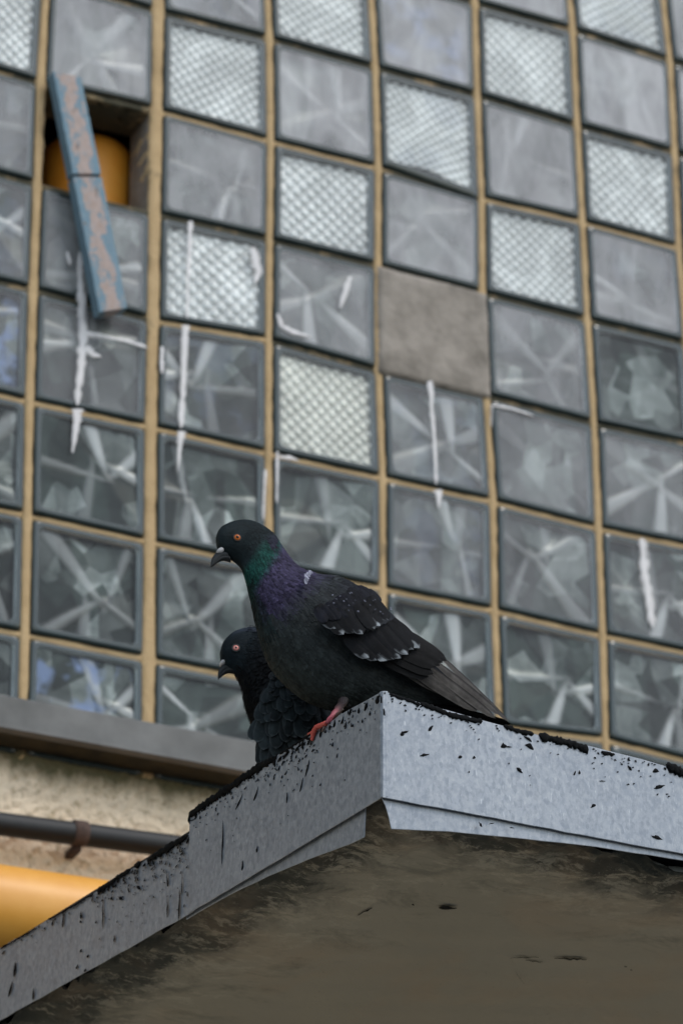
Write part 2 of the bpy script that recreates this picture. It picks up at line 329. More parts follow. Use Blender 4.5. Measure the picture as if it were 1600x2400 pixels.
# star relief patterns shared by many blocks: (angle, width, height)
STARS = []; PFLIP = True
for seed in range(4):
    rs = random.Random(seed*5+2); base = rs.uniform(0, 360); k = 5; a = []
    for i in range(k): a.append((math.radians(base+360*i/k+rs.uniform(-28, 28)), rs.uniform(.020, .052), rs.uniform(.0016, .0036), rs.uniform(-.0085, .0085)))
    STARS.append((a, (.45+rs.uniform(-.06, .06), .55+rs.uniform(-.06, .06)), sorted(a, key=lambda q: q[0] % (2*math.pi))))
def star_h(si, s, t):
    arms, (cx, cy), so_ = STARS[si]; dx, dy = s-cx, t-cy; rho = math.hypot(dx, dy); th = math.atan2(dy, dx) % (2*math.pi); h = 0; rib = 0
    for (a, wd, hh, _) in arms:
        ox = .16*math.sin(29*a); oy = .10*math.cos(17*a); ex, ey = dx-ox*.6, dy-oy; al = ex*math.cos(a)+ey*math.sin(a); pe = -ex*math.sin(a)+ey*math.cos(a)+.10*math.sin(5*a)*al*al
        if al > -.03:
            ww = wd*(.7+2.6*max(al, 0)); e = abs(pe)/ww
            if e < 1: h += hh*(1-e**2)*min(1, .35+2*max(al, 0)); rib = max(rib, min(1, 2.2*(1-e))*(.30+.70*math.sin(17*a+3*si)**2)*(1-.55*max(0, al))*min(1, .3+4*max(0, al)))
    aa = [q[0] % (2*math.pi) for q in so_]; i = 0
    while i < len(aa) and aa[i] < th: i += 1
    lo = aa[i-1] if i > 0 else aa[-1]-2*math.pi; hi = aa[i] if i < len(aa) else aa[0]+2*math.pi
    fr = (th-lo)/(hi-lo); h += so_[i-1][3]*rho*2*(1-abs(2*fr-1))
    return h, rib
def hump(s, t, n): return abs(math.sin(math.pi*s*n))*abs(math.sin(math.pi*t*n))
def glass_block(c, r, kind, sky_haze, tint, warp=0, label=None):
    f = quadmap(c, r); mb = MB()
    def wz(s, t): return warp*(t**3)*(math.sin(3.4*s)-.35*s) if warp else 0
    prof = [(0, .055, .02), (0, .005, .03), (.010, .0012, .045), (.024, .0, .055), (.052, .0, .055), (.066, .0035, .05), (.07, .010, .05)]
    V = []
    for (ins, y, ra) in prof:
        for (s, t) in ringpts(ins, ra):
            x, z = f(s, t); V.append((x, y, z+wz(s, t)))
    N = 28
    for k in range(len(prof)-1):
        mb.add(V[k*N:(k+2)*N], [(i, (i+1) % N, (i+1) % N+N, i+N) for i in range(N)], 1 if k == 4 else 0)
    G = 90 if kind == 'diamond' else 40; V = []; CC = []; si = random.randrange(4); fl = random.random() < .5; rot = random.randrange(4)
    ph = random.random(); da = random.uniform(-.22, .22); nn = random.uniform(7.8, 9.4); kx = [random.uniform(0, 6) for _ in range(4)]
    for j in range(G+1):
        for i in range(G+1):
            s, t = .045+.91*i/G, .045+.91*j/G; x, z = f(s, t)
            rb = 0
            if kind == 'diamond': hh_ = hump((s+t)+ph+da*t+.012*math.sin(9*s+kx[0]), (s-t)+ph+da*s+.012*math.sin(8*t+kx[1]), nn); h = .0044*hh_; rb = (.35+.75*random.random()+.25*math.sin(5*s+kx[2])*math.sin(6*t+kx[3]))*hh_
            else:
                a, b = s, t
                for _ in range(rot): a, b = 1-b, a
                if fl: a = 1-a
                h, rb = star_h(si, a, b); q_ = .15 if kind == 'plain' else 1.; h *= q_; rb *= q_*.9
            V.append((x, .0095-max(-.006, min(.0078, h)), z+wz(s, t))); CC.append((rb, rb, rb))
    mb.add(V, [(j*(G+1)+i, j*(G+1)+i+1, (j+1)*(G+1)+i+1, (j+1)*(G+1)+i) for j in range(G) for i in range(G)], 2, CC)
    R = ringpts(.05, .05); V = [(f(s, t)[0], .0008, f(s, t)[1]+wz(s, t)) for s, t in R]
    mb.add(V, [tuple(range(N-1, -1, -1))] if PFLIP else [tuple(range(N))], 3)
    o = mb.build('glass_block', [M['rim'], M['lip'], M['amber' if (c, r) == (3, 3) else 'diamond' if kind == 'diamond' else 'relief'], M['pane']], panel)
    o.color = (sky_haze, random.random(), tint, 1)
    if label: o['label'] = label
    return o
LAB = {(4,0): 'diamond pressed glass block with a sagging lower edge', (3,3): 'yellowish diamond pressed glass block', (6,2): 'dark smoky glass block', (5,3): 'dull hazy glass block with little pattern', (1,6): 'glass block with blue reflections just above the sill'}
for c in range(C0, C1):
    for r in range(R0, R1):
        if (c, r) in ((1, 1), (4, 2)): continue
        kind = 'diamond' if (c, r) in DIA else 'plain' if (c, r) in ((5, 3), (6, 2), (4, -1)) else 'star'
        sky_haze = max(.03, min(.78, .60-.12*r+.04*(c-3)+random.uniform(-.08, .08)))  # sky reflection painted as a pale film, stronger on the upper rows
        if kind == 'diamond': sky_haze = .12
        if (c, r) == (6, 2): sky_haze = .06
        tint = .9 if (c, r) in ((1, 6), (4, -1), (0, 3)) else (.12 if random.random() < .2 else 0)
        glass_block(c, r, kind, sky_haze, tint, .02 if (c, r) == (4, 0) else 0, LAB.get((c, r), 'clear glass block pressed with a diamond lattice' if kind == 'diamond' else None))
# cement patch filling the place of one block
mb = MB(); f = quadmap(4, 2); V = []; G = 30
for j in range(G+1):
    for i in range(G+1):
        s, t = -.07+1.17*i/G, -.05+1.13*j/G; x, z = f(s, t); e = min(i, j, G-i, G-j)
        V.append((x+(jit(.003) if e == 0 else 0), (.012 if e == 0 else -.001-.002*min(e, 3)/3)+.0012*math.sin(7*s+3*t)*math.cos(9*t), z+(jit(.004) if e == 0 else 0)))
mb.add(V, [(j*(G+1)+i, j*(G+1)+i+1, (j+1)*(G+1)+i+1, (j+1)*(G+1)+i) for j in range(G) for i in range(G)])
mb.build('cement_patch', M['patch'], panel)
# white dried runs on the panel
RUNS = [[(190,590,8),(188,640,11),(192,700,13),(194,770,15),(193,830,17),(187,890,12),(181,950,11)], [(180,958,20),(180,985,15),(176,1020,8),(170,1062,3)],
    [(194,780,10),(250,790,7),(300,800,6),(345,815,7)], [(200,815,14),(218,832,10),(238,836,3)], [(446,518,9),(443,600,7),(440,680,6),(439,745,8)], [(436,762,13),(432,830,12),(428,920,10),(424,1002,11)],
    [(426,1010,17),(423,1030,12),(420,1060,8),(417,1105,3)], [(590,580,8),(600,605,19),(606,640,15),(596,665,5)], [(820,648,6),(812,672,10),(804,700,9),(796,722,4)],
    [(1008,893,11),(1011,960,8),(1018,1040,7),(1021,1135,6)], [(1026,1148,17),(1028,1168,9),(1027,1192,3)], [(1503,1262,15),(1509,1330,15),(1518,1400,14),(1528,1470,13)],
    [(622,1100,5),(619,1160,6),(617,1220,4)], [(650,1058,6),(649,1120,5),(648,1180,3)], [(380,812,7),(379,845,6),(380,876,5)], [(1150,1000,3),(1152,950,4),(1200,958,5),(1250,975,3)], [(158,590,5),(162,608,7),(164,622,3)], [(650,735,4),(660,765,9),(690,780,8),(730,790,3)],
    [(655,1071,6),(680,1073,7),(700,1080,3)]]
for run in RUNS:
    mb = MB(); V = []; Pn = []
    for i in range(len(run)-1):
        for k in range(6):
            t = k/6; a, b = run[i], run[i+1]; Pn.append([a[q]*(1-t)+b[q]*t for q in range(3)])
    Pn.append(list(run[-1])); n = len(Pn)
    UVd = []
    for i, (x, y, wd) in enumerate(Pn):
        a, b = Pn[max(i-1, 0)], Pn[min(i+1, n-1)]; tx, ty = b[0]-a[0], b[1]-a[1]; L = math.hypot(tx, ty); nx, ny = -ty/L, tx/L
        wd *= 1.0+jit(.2); 
        if i == n-1: wd *= .3
        if i == 0: wd *= .8
        for (o, y_) in ((-1, -.0002), (-.6, -.0022), (0, -.0028), (.6, -.0022), (1, -.0002)): V.append(onwall(x+nx*wd*o, y+ny*wd*o, y_)); UVd.append((o, i))
    mb.add(V, [(i*5+k, i*5+k+1, (i+1)*5+k+1, (i+1)*5+k) for i in range(n-1) for k in range(4)], 0, None, UVd)
    mb.build('white_drip', M['drip'], panel)
# stucco wall around the panel, sill, dark room behind
xl, xr, zb, zt = X(C0, 3)[0]-.01, X(C1, 3)[0]+.01, Z0-1.37, Z0+.62
def wallgrid(mb, x0, x1, z0, z1, y0, y1, nx, nz, am):
    V = [(x0+(x1-x0)*i/nx, y0+(am*jit(1) if 0 < i < nx and 0 < j < nz else 0), z0+(z1-z0)*j/nz) for j in range(nz+1) for i in range(nx+1)]
    mb.add(V, [(j*(nx+1)+i, j*(nx+1)+i+1, (j+1)*(nx+1)+i+1, (j+1)*(nx+1)+i) for j in range(nz) for i in range(nx)])
    box(mb, (x0, y0+.004, z0), (x1, y1, z1))
mb = MB()
wallgrid(mb, -.35, 2.6, Z0-2.2, zb, .004, .25, 300, 85, .0022)
box(mb, (-5, .0, 0), (-.35, .25, zb)); box(mb, (2.6, 0, 0), (9, .25, zb)); box(mb, (-.35, .006, 0), (2.6, .25, Z0-2.2))
box(mb, (-5, -.002, zb), (xl-.02, .25, 8)); box(mb, (xr+.02, -.002, zb), (9, .25, 8)); box(mb, (xl-.02, -.002, zt), (xr+.02, .25, 8))
mb.build('stucco_wall', M['stucco'], bld, False)
mb = MB(); x0, x1 = -2, 6
zs = onwall(300, 1682, -.05).z; zl = onwall(0, 1707, -.05).z
prof = [(.02, zs+.012), (-.044, zs+.002), (-.05, zs-.002), (-.05, zl+.006), (-.056, zl+.003), (-.056, zl), (-.046, zl-.004), (.02, zl-.004)]
V = []; nx = 160
for i in range(nx+1):
    x = x0+(x1-x0)*i/nx; wv = .0012*math.sin(x*9)+.0007*math.sin(x*31)
    V += [(x, y+(wv if y < 0 else 0), z+(wv*.5 if y < 0 else 0)) for y, z in prof]
k = len(prof); mb.add(V, [(i*k+j, (i+1)*k+j, (i+1)*k+(j+1) % k, i*k+(j+1) % k) for i in range(nx) for j in range(k-2)]+[(i*k+k-1, (i+1)*k+k-1, (i+1)*k, i*k) for i in range(nx)])
mb.add(V, [(i*k+k-2, (i+1)*k+k-2, (i+1)*k+k-1, i*k+k-1) for i in range(nx)], 1)  # underside stain and the shade below the sill, painted dark
mb.build('window_sill', [M['sill'], M['grime_shade']], bld, False)
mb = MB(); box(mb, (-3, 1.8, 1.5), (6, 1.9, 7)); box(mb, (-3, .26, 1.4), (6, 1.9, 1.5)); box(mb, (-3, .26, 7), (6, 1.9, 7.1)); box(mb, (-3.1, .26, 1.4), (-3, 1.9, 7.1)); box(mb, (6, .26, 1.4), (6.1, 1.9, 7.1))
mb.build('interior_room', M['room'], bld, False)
# what is left of the missing block: stained lining of the hole
f = quadmap(1, 1); qa, qb, qc, qd = f(0, 0), f(1, 0), f(1, 1), f(0, 1)
def lining(a, b, mat, ax):
    mb = MB(); n = 10; V = []
    for i in range(n+1):
        for j in range(5):
            x, z = a[0]+(b[0]-a[0])*i/n, a[1]+(b[1]-a[1])*i/n; k = jit(.0012)
            V.append((x+(k if ax == 'x' else 0), .008+.02*j-(0 if j else jit(.002)), z+(k if ax == 'z' else 0)))
    mb.add(V, [(i*5+j, i*5+j+1, (i+1)*5+j+1, (i+1)*5+j) for i in range(n) for j in range(4)]); mb.build('hole_lining', M[mat], panel)
e_ = .0035
lining((qa[0]+.001, qa[1]-e_+.004), (qb[0]-.001, qb[1]-e_+.004), 'grime_shade', 'z'); lining((qa[0]+.0, qa[1]), (qd[0]+.0, qd[1]), 'grime_shade', 'x'); lining((qb[0]-.002, qb[1]), (qc[0]-.002, qc[1]), 'patch', 'x')
# orange drum inside the hole
p = onwall(262, 385, .175)
mb = MB(); V = []; Fc = []; prof = [(0, 0), (.045, -.001), (.068, -.006), (.078, -.018), (.081, -.035), (.081, -.30), (.074, -.305), (.074, -.32), (0, -.32)]; sg = 32
for rr, dz in prof: dz -= .022; V += [(p.x-.045+rr*math.cos(2*math.pi*k/sg), p.y+rr*math.sin(2*math.pi*k/sg), p.z+.035+dz) for k in range(sg)]
mb.add(V, [(i*sg+k, i*sg+(k+1) % sg, (i+1)*sg+(k+1) % sg, (i+1)*sg+k) for i in range(len(prof)-1) for k in range(sg)])
tag(mb.build('orange_drum', M['orange']), 'orange rounded drum seen inside the hole left by a missing glass block', 'drum')

# ================================================================= PIPES
def pipe(y, pxa, pxb, rad, mat, name, label, cat):
    a = onwall(*pxa, y); b = onwall(*pxb, y); d = (b-a).normalized()
    rt = empty(name, a, label, cat); mb = MB(); tube(mb, [a-d*2.2, a, b, b+d*4], [rad]*4, 28); mb.build('pipe', M[mat], rt); return rt, a, b, d
rt, a, b, d = pipe(-.035, (0, 1931), (388, 1981), .0172, 'black', 'black_pipe', 'thin black pipe with a rusty clamp running below the sill', 'pipe')
c = onwall(186, 1953, -.035); mb = MB()
tube(mb, [c-d*.011, c-d*.010, c+d*.010, c+d*.011], [.0178, .0192, .0192, .0178], 24)
box(mb, (c.x-.006, c.y+.004, c.z-.026), (c.x+.006, .005, c.z-.016)); 
mb.build('clamp', M['rust'], rt)
q = .068; pipe(-.11, (0, 2039+102), (300, 2080+104), q, 'yellow', 'yellow_pipe', 'thick yellow gas pipe at the lower left behind the canopy', 'pipe')

# ================================================================= WOODEN BOARD
rt = empty('wooden_board', onwall(210, 500, -.04), 'narrow board with peeling blue paint hanging out of the hole', 'board')
def plank(quad, y0, th, v0):
    P = [onwall(x, y, yy) for (x, y), yy in zip(quad, y0)]; mb = MB(); n = 16; V = []; UV = []
    for i in range(n+1):
        t = i/n; l = P[0].lerp(P[3], t); r = P[1].lerp(P[2], t); w_ = (r-l)
        L = (P[3]-P[0]).length*t+v0
        j1 = w_*jit(.012)
        fr = [l+j1, l+w_*.04+Vector((0, -.001, 0)), r-w_*.04+Vector((0, -.001, 0)), r+j1]
        bk = [q+Vector((0, th, 0)) for q in (r, l)]
        V += fr+bk; UV += [(0.02, L), (.05, L), (.95, L), (.98, L), (1.2, L), (-.2, L)]
    Fc = [(i*6+k, i*6+(k+1) % 6, (i+1)*6+(k+1) % 6, (i+1)*6+k) for i in range(n) for k in range(6)]+[tuple(range(5, -1, -1)), tuple(range(n*6, n*6+6))]
    mb.add(V, Fc, 0, None, UV); return mb
plank([(124, 168), (190, 182), (237, 408), (170, 407)], (-.028, -.028, -.034, -.034), .022, 0).build('upper_board', M['board'], rt, False)
plank([(171, 415), (239, 416), (298, 722), (233, 732)], (-.038, -.038, -.042, -.042), .022, .9).build('lower_board', M['board'], rt, False)

# ================================================================= CANOPY
CA = Vector((.10339, -1.43372, -1.89617+Z0)); aL = math.radians(-7.4)
DL = Vector((math.sin(aL), math.cos(aL), 0)); DR = Vector((math.cos(aL), -math.sin(aL), 0))   # along the left face (towards the wall), along the front face
NL, NR = -DR, -DL                                                                            # outward normals
LEN, WID = 1.425, 2.3; ZT = CA.z
def oL(x, y, off=0): return onplane(x, y, CA+NL*off, NL)
def oR(x, y, off=0): return onplane(x, y, CA+NR*off, NR)
can = empty('entrance_canopy', (CA.x+.5, CA.y+.7, ZT-.1), 'zinc-edged entrance canopy splashed with black tar and stained underneath', 'canopy')
def sheet(pts, nrm, th, name, wob=.0006, lab=None, mat='zinc'):
    out = []
    for i in range(len(pts)):
        a, b = pts[i], pts[(i+1) % len(pts)]; k = max(1, int((b-a).length/.02))
        for j in range(k): out.append(a.lerp(b, j/k)+Vector((0, 0, jit(wob) if 0 < j else 0)))
    mb = MB(); slab(mb, out, -nrm, th); o = mb.build(name, M[mat], can, False); bevel(o, .0006, 2)
    if lab: o['label'] = lab
    return o
def ext(pt, base, d, s): # same height, at distance s along d from the corner
    q = base+d*s; return Vector((q.x, q.y, pt.z))
eps = .0015
l1 = [oL(x, y, eps) for x, y in ((893, 1621), (820, 1661), (720, 1726), (627, 1784), (540, 1841), (444, 1909), (442, 2141), (560, 2070), (700, 1986), (820, 1914), (893, 1869))]
sheet(l1, NL, .0015, 'fascia_sheet', lab='left fascia sheet nearest the corner, overlapping the lower one')
l2 = [oL(x, y) for x, y in ((452, 1948), (340, 2017), (225, 2090), (100, 2163), (0, 2222))]; l2 += [ext(l2[-1], CA, DL, LEN)]
b2 = [oL(x, y) for x, y in ((0, 2392), (220, 2268), (452, 2137))]; l2 += [ext(b2[0], CA, DL, LEN)]+b2
sheet(l2, NL, .0012, 'fascia_sheet', lab='lower left fascia sheet streaked with tar')
r1 = [oR(x, y, eps) for x, y in ((897, 1619), (1000, 1652), (1146, 1692), (1260, 1722), (1381, 1748), (1500, 1778), (1600, 1806))]; r1 += [ext(r1[-1], CA, DR, WID)]
rb = [oR(x, y, eps) for x, y in ((1600, 2001), (1400, 1964), (1250, 1936), (1070, 1901), (897, 1869))]; r1 += [ext(rb[0], CA, DR, WID)]+rb
sheet(r1, NR, .0015, 'fascia_sheet', lab='pale front fascia sheet dotted with tar')
# rounded folded corner
mb = MB(); zc0, zc1 = oL(896, 1869, 0).z, ZT; cc = CA+(DL+DR)*.004; V = []
for z in (zc0, zc0+.03, zc1-.03, zc1):
    for k in range(9):
        q = k/8*math.pi/2; d = NL*math.cos(q)+NR*math.sin(q); V.append(Vector((cc.x, cc.y, z))+d*.0062)
mb.add(V, [(j*9+k, j*9+k+1, (j+1)*9+k+1, (j+1)*9+k) for j in range(3) for k in range(8)]); mb.build('corner_fold', M['zinc'], can)
# drip strips tucked under
sheet([oL(x, y, -.004) for x, y in ((436, 2140), (523, 2083), (640, 2010), (760, 1938), (857, 1885), (853, 1962), (820, 1978), (720, 2015), (627, 2054), (540, 2096), (470, 2135), (436, 2156))], NL, .0012, 'drip_strip', .0003)
ds = [oR(x, y, -.003) for x, y in ((890, 1860), (1250, 1925), (1600, 1990))]; ds += [ext(ds[-1], CA, DR, WID)]
db = [oR(x, y, -.003) for x, y in ((1600, 2017), (1397, 1985), (1188, 1962), (1052, 1949), (917, 1943), (911, 1915), (903, 1888))]; ds += [ext(db[0], CA, DR, WID)]+db
sheet(ds, NR, .0012, 'drip_strip', .0003)
# slab, soffit, roofing
zs_ = oL(895, 1872).z+.004; ins = .012; G1, G2 = 170, 150; V = []; UV = []
for j in range(G1+1):
    for i in range(G2+1):
        a = ins+(WID-ins)*(i/G2)**1.4; b = ins+(LEN-ins)*(j/G1)**1.3; p = CA+DR*a+DL*b; e = min(a, b)
        am = .005*max(0, 1-e/.14)+.0012; dz = am*(math.sin(a*61+b*23)*math.sin(b*57-a*17)+.8*jit(1)*max(0, 1-e/.14))
        V.append((p.x, p.y, zs_+dz+.006*max(0, 1-e/.1))); UV.append((a, b))
mb = MB(); mb.add(V, [(j*(G2+1)+i, (j+1)*(G2+1)+i, (j+1)*(G2+1)+i+1, j*(G2+1)+i+1) for j in range(G1) for i in range(G2)], 0, None, UV)
mb.build('soffit', M['soffit'], can)
mb = MB(); P = [CA+DR*.012+DL*.012, CA+DR*WID+DL*.012, CA+DR*WID+DL*LEN, CA+DR*.012+DL*LEN]
P = [Vector((p.x, p.y, zs_+.02)) for p in P]; slab(mb, P, Vector((0, 0, 1)), ZT-.012-(zs_+.02)); mb.build('roof_deck', M['felt'], can, False)
# cracks in the soffit
def crack(pts, wd):
    mb = MB(); pl = Vector((0, 0, zs_-.0022)); V = []; n = len(pts)
    for i, (x, y) in enumerate(pts):
        k = wd*(.3+.7*math.sin(math.pi*(i+.3)/(n-.4)))*(1+jit(.5))
        V += [onplane(x, y-k, pl, Vector((0, 0, 1))), onplane(x, y+k, pl, Vector((0, 0, 1)))]
    mb.add(V, [(2*i, 2*i+1, 2*i+3, 2*i+2) for i in range(n-1)]); mb.build('crack', M['tar'], can, False)
def wig(x0, y0, x1, y1, k, a): return [(x0+(x1-x0)*i/k, y0+(y1-y0)*i/k+jit(a)) for i in range(k+1)]
crack(wig(1195, 2246, 1262, 2243, 9, 1.6), .8); crack(wig(1298, 2246, 1374, 2249, 10, 1.6), 1.6); crack(wig(1028, 2128, 1070, 2129, 6, .8), 3.5); crack(wig(838, 2144, 872, 2128, 6, 1.5), 1.5); crack(wig(1230, 2251, 1270, 2254, 5, 2), .8)
crack(wig(1205, 2275, 1228, 2307, 8, 1), .5); crack(wig(1462, 2265, 1468, 2266, 2, .3), 1.6); crack(wig(1476, 2273, 1480, 2274, 2, .3), 1.4); crack(wig(964, 2120, 970, 2121, 2, .3), 2)
# tar: lumpy beads along the top edges
def bead(face, pts, rad):
    mb = MB(); on = oL if face == 'L' else oR; N_ = NL if face == 'L' else NR; P = []; Rr = []
    for i in range(len(pts)-1):
        a, b = Vector(pts[i]), Vector(pts[i+1]); k = max(2, int((b-a).length/4))
        for j in range(k): q = a.lerp(b, j/k); P.append(on(q.x, q.y+jit(1.2), .002)); Rr.append(rad*(.75+.5*random.random()))
    P.append(on(*pts[-1], .002)); Rr.append(rad*.2); Rr[0] *= .3; Rr[1] *= .7
    n = len(P); V = []; sg = 10
    for p, r in zip(P, Rr):
        for k in range(sg):
            q = 2*math.pi*k/sg; rr = r*(1+jit(.32)); V.append(p+N_*(.5*rr*math.cos(q))+Vector((0, 0, rr*.95*math.sin(q)-r*.25)))
    mb.add(V, [(i*sg+k, i*sg+(k+1) % sg, (i+1)*sg+(k+1) % sg, (i+1)*sg+k) for i in range(n-1) for k in range(sg)]+[tuple(range(sg)), tuple(range((n-1)*sg, n*sg))])
    mb.build('tar_bead', M['tar'], can)
bead('L', [(640, 1776), (600, 1800), (560, 1828), (510, 1862), (470, 1890), (446, 1908), (444, 1926)], .0046)
bead('L', [(440, 1957), (420, 1969), (390, 1987), (345, 2015)], .0038)
bead('L', [(332, 2020), (322, 2026), (314, 2032)], .0042); bead('L', [(306, 2038), (280, 2052), (262, 2066), (228, 2088)], .0030); bead('L', [(220, 2094), (170, 2124), (112, 2156)], .0013); bead('L', [(90, 2172), (0, 2224)], .0012)
bead('L', [(730, 1720), (690, 1745), (655, 1768)], .0012)
bead('R', [(912, 1625), (935, 1634), (958, 1640), (985, 1651)], .0018); bead('R', [(985, 1648), (1030, 1664), (1060, 1676), (1130, 1690)], .0030)
bead('R', [(1180, 1700), (1215, 1712), (1250, 1720)], .0030); bead('R', [(1262, 1722), (1300, 1732), (1340, 1742), (1378, 1756)], .0046)
bead('R', [(1408, 1762), (1440, 1768)], .0025); bead('R', [(1560, 1792), (1580, 1800), (1600, 1810), (1640, 1822)], .0055)
# tar splashes on the faces
mb = MB()
def splash(face, x, y, lx, ly, ang=None):
    """lx half width px, ly half length px, ang degrees from image vertical"""
    on = oL if face == 'L' else oR; N_ = NL if face == 'L' else NR; ca, sa = math.cos(math.radians(ang or 0)), math.sin(math.radians(ang or 0)); n = 11; pts = []; hi = []
    tp = random.uniform(.3, .8)
    for k in range(n):
        q = 2*math.pi*k/n; rr = 1+jit(.35); a, b = lx*math.cos(q)*rr, ly*math.sin(q)*(1+jit(.15))
        if b < 0: a *= tp
        pts.append((x+a*ca-b*sa, y+a*sa+b*ca))
    V = [on(px, py, .0016) for px, py in pts]; V2 = [on(x+(px-x)*.6, y+(py-y)*.6, .0026) for px, py in pts]; c = on(x, y, .0029)
    mb.add(V+V2+[c], [(i, (i+1) % n, (i+1) % n+n, i+n) for i in range(n)]+[(i+n, (i+1) % n+n, 2*n) for i in range(n)])
def ytopL(x): return np.interp(x, [0, 100, 225, 340, 441, 443, 540, 627, 720, 820, 893], [2222, 2163, 2090, 2017, 1955, 1909, 1841, 1784, 1726, 1661, 1621])
def ytopR(x): return np.interp(x, [897, 1000, 1146, 1260, 1381, 1500, 1600], [1619, 1652, 1692, 1722, 1748, 1778, 1806])
rs = random.Random(11)
for (xa, xb, num, dep, big) in ((225, 440, 190, 34, 1.), (300, 440, 40, 75, 1.), (445, 640, 130, 16, .9), (480, 620, 26, 55, .8), (640, 740, 120, 26, 1.1), (740, 890, 60, 34, 1.1), (100, 225, 22, 16, .8), (0, 100, 10, 8, .8), (620, 720, 14, 60, .8), (225, 440, 12, 120, .7)):
    for _ in range(num):
        x = rs.uniform(xa, xb); dy = rs.expovariate(1/dep)
        if dy > 165: continue
        sz = big*rs.uniform(.6, 2.0)*(1.3 if dy < 14 else .8); splash('L', x, ytopL(x)+3+dy, sz, sz*rs.choice((1, 1.6, 2.6, 4.)), rs.gauss(18, 16))
for _ in range(110):
    x = rs.choice((rs.uniform(900, 1140), rs.uniform(1380, 1600), rs.uniform(1100, 1600))); dy = rs.expovariate(1/(10 if x < 1200 else 22))
    if dy < 160: sz = rs.uniform(.6, 1.9)*(1.4 if dy < 10 else 1); splash('R', x, ytopR(x)+3+dy, sz*1.7, sz, rs.gauss(0, 30))
for a in (('L',522,1960,1.2,38,1),('L',520,2000,.8,30,0),('L',568,2028,2.4,12,3),('L',602,1990,2,8,8),('L',420,2120,1.8,36,2),('L',426,2075,1.4,22,3),('L',392,2125,1.4,26,0),('L',392,2060,2,20,-6),('L',241,2140,1.2,40,0),('L',148,2155,2,18,4),('L',35,2272,2.6,20,6),('L',25,2318,2.4,20,14),('L',78,2330,2,14,2),('L',190,2228,3,4,30),('L',206,2241,2.5,4,20),
          ('L',181,2266,2,7,20),('L',200,2274,2.5,5,40),('L',184,2298,2,5,30),('L',268,2200,1.6,9,2),('L',190,2145,2.4,9,0),('L',189,2160,3,3,0),('L',720,1800,1.6,22,14),('L',706,1840,1.4,18,12),('L',672,1870,1.2,14,3),('L',600,1860,2,20,18),('L',560,1880,1.6,20,24),('L',325,2080,6,4,40),('L',283,2105,5,4,40),('L',262,2105,3,5,10),('L',818,1650+5,4,5,0),
          ('L',840,1666,3,7,10),('L',858,1655,2.6,9,14),('L',866,1672,2,6,5),('L',848,1690,2,5,0),('L',884,1640,6,10,10),('L',826,1700,2,4,0),
          ('R',948,1716,12,3,-18),('R',942,1719,5,6,0),('R',1009,1707,4,8,38),('R',993,1769,11,3.4,-8),('R',1078,1774,4,4,0),('R',1110,1775,4,4,0),('R',1178,1747,7,7,0),('R',1190,1750,12,1.6,4),('R',1240,1748,13,6,34),('R',1238,1732,12,3.4,34),('R',1216,1804,10,4,44),('R',1099,1809,2,2,0),('R',1390,1888,8,4,-28),('R',1537,1962,12,4.5,22),
          ('R',1125,1932,3,7,-30),('R',1542,1844,14,4.5,-14),('R',1535,1806,9,5,0),('R',900,1669,2.6,9,-8),('R',893,1640,3,9,0),('R',1357,1810,3,5,0),('R',1346,1812,2,6,20),('R',1192,1789,2,2,0),('R',1410,1830,10,1.2,4),('R',1475,1800,3,8,-40),('R',1572,1805,14,2,20),('R',1150,1930,8,1.4,-10),('R',1198,1940,6,1.4,5),('R',1562,1861,3,1.5,0),('R',1471,1838,4,2,0)):
    splash(*a)
tag(mb.build('tar_splashes', M['tar'], can), kind='stuff')

